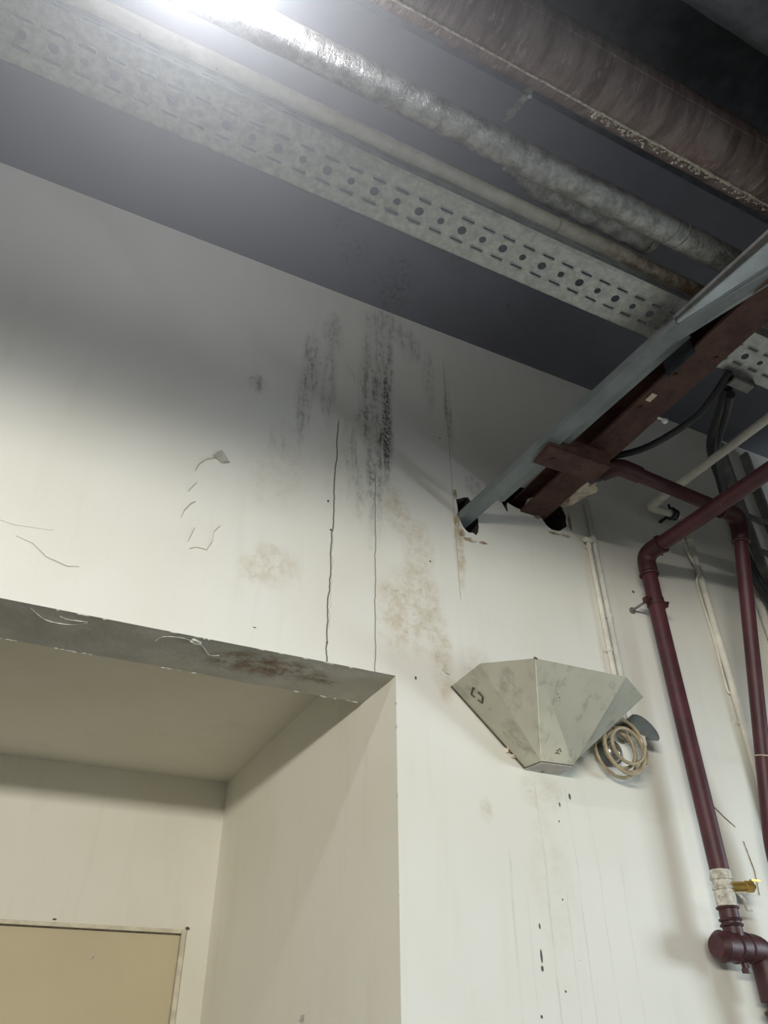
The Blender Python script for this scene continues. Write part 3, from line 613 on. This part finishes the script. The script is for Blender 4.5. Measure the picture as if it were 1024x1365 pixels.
obj('lower_elbow', bm, m_redd, p2, True)
bm = B(); sweep(bm, [(2.885, -.12, 1.835), (2.885, -.12, 1.80)], .016, 12); sweep(bm, [(2.885, -.12, 1.812), (2.885, -.12, 1.795)], .020, 6); obj('drain_plug', bm, m_redd, p2)

p1 = thing('red_pipe', 'dark red pipe from the steel stub that turns and leans down at the right edge', 'pipe', (3.24, -.5, 3.93))
A0 = Vector((2.30, -.45, 3.925)); A1 = Vector((2.375, -.545, 3.945)); A2 = Vector((2.55, -.545, 3.93)); A3 = Vector((3.245, -.50, 3.93)); A4 = Vector((3.225, -.13, 2.30)); 
bm = B(); sweep(bm, fillet([A0, A1, A2, A3, A4, A4 + (A4 - A3) * .3 * Vector((1, 0, 1)).length / 1.42 * .0 + Vector((0, 0, -1.0))], .075, 8), .036, 20); obj('pipe_run', bm, m_red, p1, True)
bm = B(); sweep(bm, fillet([A0.lerp(A1, .25), A1, A2.lerp(A1, .25)], .07, 8), .044, 20); obj('elbow', bm, m_redd, p1, True)
d1 = (A3 - A2).normalized(); d2 = (A4 - A3).normalized()
bm = B(); sweep(bm, fillet([A3 - d1 * .13, A3, A3 + d2 * .15], .09, 8), .046, 20); ring(bm, A3 - d1 * .13, d1, .042, .009, 20, 8); ring(bm, A3 + d2 * .15, d2, .042, .009, 20, 8); obj('elbow', bm, m_redd, p1, True)
bm = B(); sweep(bm, [A0 - Vector((.03, -.02, 0)), A0.lerp(A1, .2)], .040, 16); obj('end_socket', bm, m_black, p1, True)
bm = B(); w = A3.lerp(A4, .76); ring(bm, w, d2, .037, .003, 24, 6); sweep(bm, smoothline([w + Vector((.037, 0, 0)), w + Vector((.12, .05, .01)), w + Vector((.3, .1, .02))], 5), .003, 6); obj('wire_tie', bm, m_foam, p1, True)

# ------------------------------------------------------------------ white pipe, conduits and cables on the wall
wp_ = thing('white_pipe', 'white pipe coming from the right and turning along the wall into a black clamp', 'pipe', (3.05, -.10, 4.2))
bm = B(); sweep(bm, fillet([(3.10, -2.2, 4.2), (3.045, -.10, 4.2), (3.27, -.10, 4.2)], .05, 8), .024, 16); obj('pipe_run', bm, m_cond, wp_, True)
bm = B(); sweep(bm, fillet([(3.05, -.19, 4.2), (3.045, -.10, 4.2), (3.11, -.10, 4.2)], .045, 8), .028, 16); obj('elbow', bm, m_cond, wp_, True)
bm = B(); ring(bm, (3.215, -.10, 4.2), (1, 0, 0), .032, .010, 20, 8, 1.2); ring(bm, (3.245, -.10, 4.2), (1, 0, 0), .030, .006, 20, 8); sweep(bm, [(3.215, -.10, 4.23), (3.215, -.10, 4.27)], .008, 8); sweep(bm, [(3.215, -.08, 4.2), (3.215, 0, 4.2)], .010, 8); obj('pipe_clamp', bm, m_black, wp_, True)
bm = B(); ring(bm, (3.232, -.10, 4.2), (1, 0, 0), .027, .005, 20, 8); obj('clamp_ring', bm, m_chrome, wp_, True)
def conduit(x, z0, z1, r, label, mat=m_cond, saddles=(), y=None, xt=0, group=None):
    y = -(r + .006) if y is None else y
    t = thing('conduit', label, 'conduit', (x, y, z0), group)
    bm = B(); sweep(bm, [(x, y, z0), (x + xt, y, z1)], r, 14); obj('tube', bm, mat, t, True)
    for z in saddles:
        bm = B(); xx = x + xt * (z - z0) / (z1 - z0); ring(bm, (xx, y, z), (0, 0, 1), r + .002, .003, 16, 6, 3); box(bm, (xx - r - .018, -.004, z - .008), (xx + r + .018, -.0005, z + .008)); obj('saddle', bm, mat, t)
    return t
conduit(2.583, 2.72, 3.86, .0125, 'cream conduit on the wall above the hood, left of the pair', m_cond, (3.83, 3.2))
conduit(2.625, 2.72, 4.16, .015, 'dull grey painted conduit rising from the hood to the mortar ledge, right of the pair', m_condg, (3.4,))
bm = B(); lump(bm, (2.575, -.03, 3.865), .030, .022, .016, 2, .35, 3); tag(obj('cable_knot', bm, m_cond, None, True), 'cream taped knot on top of the conduit left of the pair', 'tape')
conduit(3.405, 2.4, 4.22, .020, 'cream painted conduit on the wall between the two red pipes', m_cond, (4.1, 2.95), xt=-.0)
conduit(3.86, 2.6, 4.55, .024, 'pale conduit at the far right edge behind the leaning red pipe', m_condg, (4.1, 3.4))
bm = B(); sweep(bm, smoothline([(3.27, -.10, 4.20), (3.345, -.06, 4.23), (3.325, -.045, 4.10), (3.335, -.05, 3.95), (3.375, -.05, 3.86), (3.365, -.02, 3.78), (3.385, -.012, 3.45), (3.375, -.012, 3.15), (3.40, -.012, 3.12)], 7), .007, 8)
tag(obj('loose_cable', bm, m_cond, None, True), 'thin cream cable drooping from the white pipe clamp down the wall', 'cable')
# dark cables on the right under the tray
bm = B(); sweep(bm, smoothline([(2.27, -.40, 4.0), (2.31, -.50, 4.0), (2.45, -.67, 3.995), (2.515, -.92, 3.995), (2.52, -1.05, 4.02), (2.50, -1.20, 4.06)], 8), .017, 12)
tag(obj('black_cable', bm, m_black, None, True), 'thick black cable looping from the rusty I-beam up to the tray', 'cable')
cb = [[(2.56, -1.12, 4.07), (2.72, -.95, 4.14), (3.04, -.62, 4.28), (3.40, -.35, 4.33), (3.60, -.22, 4.25), (3.70, -.15, 3.9), (3.95, -.10, 3.5), (4.0, -.1, 2.6)]]
for k in range(3):
    bm = B(); o3 = Vector((.030 * k, .012 * k, .018 * (k % 2))); sweep(bm, smoothline([Vector(p) + o3 + Vector((.02 * math.sin(k * 3 + i), 0, .02 * math.cos(k * 2 + i))) for i, p in enumerate(cb[0])], 7), .021, 10)
    tag(obj('dark_cable', bm, m_black, None, True), ['black cable of the bundle dropping behind the white pipe, inner one', 'black cable of the bundle dropping behind the white pipe, middle one', 'black cable of the bundle dropping behind the white pipe, outer one'][k], 'cable', 'black cables dropping at the right edge')
# upright ladder bracket with dark fittings at the right edge
lb = thing('cable_riser', 'dark upright steel riser fixed to the wall at the right edge', 'bracket', (4.15, -.03, 3.6))
for x in (4.0, 4.24):
    bm = B(); box(bm, (x - .016, -.06, 2.2), (x + .016, -.001, 5.1), .002); obj('rail', bm, m_greydark, lb)
for k in range(9):
    bm = B(); box(bm, (4.016, -.045, 2.5 + k * .28), (4.224, -.02, 2.535 + k * .28), .002); obj('rung', bm, m_greydark, lb)
bm = B(); box(bm, (2.52, -1.20, TZ - .05), (2.66, -1.15, TZ - .03), .003); box(bm, (2.52, -1.2, TZ - .05), (2.53, -1.15, TZ), .002); box(bm, (2.65, -1.2, TZ - .05), (2.66, -1.15, TZ), .002)
tag(obj('tray_bracket', bm, m_greydark), 'small dull steel bracket under the tray where the black cable meets it', 'bracket')

# ------------------------------------------------------------------ hood on the wall
hd = thing('metal_hood', 'cream faceted sheet metal hood on the wall, tapering downwards', 'hood', (2.07, 0, 2.53))
top = [(1.643, -.003, 2.842), (1.634, -.258, 2.842), (1.812, -.397, 2.842), (2.273, -.409, 2.842), (2.492, -.267, 2.842), (2.50, -.003, 2.842)]
bot = [(1.985, -.003, 2.532), (1.987, -.035, 2.531), (1.998, -.108, 2.531), (2.155, -.120, 2.531), (2.172, -.030, 2.531), (2.172, -.003, 2.532)]
for i in range(5):
    bm = B(); vs = [Vector(p) for p in (top[i], top[i + 1], bot[i + 1], bot[i])]
    f = bm.faces.new([bm.verts.new(p) for p in vs]); bmesh.ops.solidify(bm, geom=[f], thickness=.002)
    obj('side_panel', bm, m_hood, hd)
bm = B(); bm.faces.new([bm.verts.new(p) for p in top]); bmesh.ops.solidify(bm, geom=bm.faces[:], thickness=.002); obj('top_panel', bm, m_hood, hd)
bm = B(); qz = [[bm.verts.new((p[0], p[1], z)) for p in (bot[0], bot[2], bot[3], bot[5])] for z in (2.5255, 2.5300)]
for k in range(4): bm.faces.new((qz[0][k], qz[0][(k + 1) % 4], qz[1][(k + 1) % 4], qz[1][k]))
bm.faces.new(qz[0]); bm.faces.new(qz[1][::-1]); obj('base_plate', bm, m_hoodb, hd)
bm = B(); sweep(bm, [Vector(top[0]) + Vector((-.002, -.004, 0)), Vector(bot[0]) + Vector((-.002, -.004, 0))], .0045, 6); 
for i in (1, 2): sweep(bm, [bot[i], bot[i + 1]], .003, 6)
sweep(bm, [bot[0], bot[1]], .003, 6); sweep(bm, [(2.07, -.004, 2.527), (2.075, -.02, 2.527)], .004, 6); sweep(bm, [bot[3], bot[5]], .003, 6)
obj('dark_seam', bm, m_seam, hd)
bm = B(); sweep(bm, [top[2], bot[2]], .0014, 6); obj('folded_ridge', bm, m_hood, hd)
# faint folded creases on the front
# small frame-shaped scorch mark on the left side and sticker marks
def onface(i, u, v_, off=.003):
    a, b, c_, d = (Vector(top[i]), Vector(top[i + 1]), Vector(bot[i + 1]), Vector(bot[i])); p = a.lerp(b, u).lerp(d.lerp(c_, u), v_); nrm = (b - a).cross(d - a).normalized()
    if nrm.y > 0 or (abs(nrm.y) < .3 and nrm.z > 0): nrm = -nrm
    return p + nrm * off
def strip(bm, i, pts, r=.003):
    P = [onface(i, *p, .0015) for p in pts]
    for k in range(len(P) - 1): sweep(bm, [P[k], P[k + 1]], r, 5)
bm = B(); c0 = (.42, .155); du, dv = .075, .05
strip(bm, 0, [(.33, .17), (.50, .13)], .004); strip(bm, 0, [(.50, .13), (.52, .15)], .004); strip(bm, 0, [(.33, .17), (.37, .21)], .004); strip(bm, 0, [(.41, .245), (.46, .29)], .0045); strip(bm, 0, [(.46, .29), (.60, .25)], .0045); strip(bm, 0, [(.555, .19), (.60, .25)], .004)
obj('square_outline_mark', bm, m_seam, hd)
bm = B()
for (u, v_, r) in [(.43, .86, .006), (.46, .84, .007), (.50, .86, .006), (.44, .885, .006), (.48, .89, .005), (.40, .89, .006)]:
    p = onface(2, u, v_, .0); lump(bm, p, r, .002, r, 1, .3, u * 9)
for (u, v_, r) in [(.30, .33, .005), (.27, .30, .004), (.31, .36, .0035)]: lump(bm, onface(2, u, v_, 0), r, .002, r, 1, .3, u * 9)
lump(bm, onface(1, .56, .33, 0), .005, .002, .005, 1, .3, 2); lump(bm, Vector(top[2]), .012, .006, .005, 1, .4, 3)
obj('dark_spot', bm, m_seam, hd)['kind'] = 'stuff'
bm = B(); lump(bm, (1.905, -.006, 2.60), .010, .008, .012, 2, .5, 6); lump(bm, (1.93, -.006, 2.575), .012, .008, .010, 2, .5, 7); obj('sealant', bm, m_foam, hd)

# coil of cable and grey cover beside the hood
co = thing('cable_coil', 'coil of tan cable hanging on the wall at the right of the hood', 'cable coil', (2.46, -.08, 2.6))
bm = B(); P = []; random.seed(3)
for k in range(5 * 26 + 1):
    a = 2 * math.pi * k / 26; u = k / 26
    R_ = .100 + .020 * math.sin(u * 2.1 + 1); P.append((2.462 + R_ * math.cos(a) + .010 * math.sin(u * 3), -.055 - .020 * u + .014 * math.sin(a * .5), 2.655 + R_ * 1.05 * math.sin(a) + .012 * math.cos(u * 2.4)))
sweep(bm, P, .0078, 8); obj('cable_loops', bm, m_hose, co, True)
bm = B(); sweep(bm, smoothline([(2.55, -.10, 2.76), (2.575, -.12, 2.70), (2.572, -.12, 2.65), (2.585, -.11, 2.60), (2.60, -.11, 2.64), (2.595, -.11, 2.69)], 7), .0055, 8); obj('cable_tail', bm, m_hose, co, True)
bm = B(); box(bm, (2.56, -.125, 2.675), (2.60, -.095, 2.73), .005); obj('plug', bm, m_foam, co)
sk = thing('round_fixture', 'small round grey fixture in the middle of the cable coil', 'light fixture', (2.46, -.06, 2.66))
bm = B(); sweep(bm, [(2.46, 0, 2.66), (2.46, -.04, 2.66)], .06, 24); obj('base', bm, m_greyp, sk, True)
bm = B(); sweep(bm, [(2.46, -.04, 2.66), (2.46, -.055, 2.66), (2.46, -.068, 2.66), (2.46, -.075, 2.66)], [.052, .046, .03, .01], 24); obj('dome', bm, m_chrome, sk, True)
cv = thing('grey_cover', 'dark grey leaf-shaped plastic cover sticking out above the cable coil', 'cover', (2.57, -.1, 2.78))
bm = B(); F = []; Bk = []; c0 = Vector((2.605, -.125, 2.765)); ax = Vector((.80, -.12, -.60)).normalized(); bx = Vector((.45, -.1, .60)).normalized()
for k in range(24):
    a = 2 * math.pi * k / 24; q = c0 + ax * .082 * math.cos(a) + bx * .042 * math.sin(a) * (1 - .15 * math.cos(a)); F.append(bm.verts.new(q)); Bk.append(bm.verts.new(q * 1.0 + Vector((-.008, .03, .004)) - (q - c0) * .15))
ft = bm.verts.new(c0 + Vector((0, -.012, 0)))
for k in range(24): bm.faces.new((ft, F[k], F[(k + 1) % 24])); bm.faces.new((F[k], Bk[k], Bk[(k + 1) % 24], F[(k + 1) % 24]))
bm.faces.new(Bk); obj('cover_shell', bm, m_greyp, cv, True)
bm = B(); sweep(bm, [(2.56, 0, 2.80), (2.56, -.11, 2.80)], .018, 12); obj('cover_arm', bm, m_greyp, cv, True)

# ------------------------------------------------------------------ hanging bulb just above the frame
lp = thing('hanging_bulb', 'bare lamp bulb hanging between the pipes inside the bright haze', 'lamp', (-.12, -1.755, 4.16))
bm = B(); sweep(bm, [(-.12, -1.755, 4.22), (-.12, -1.755, 4.29)], .02, 14); obj('holder', bm, m_black, lp, True)
bm = B(); sweep(bm, [(-.12, -1.755, 4.29), (-.12, -1.755, 5.2)], .004, 6); obj('flex', bm, m_black, lp)
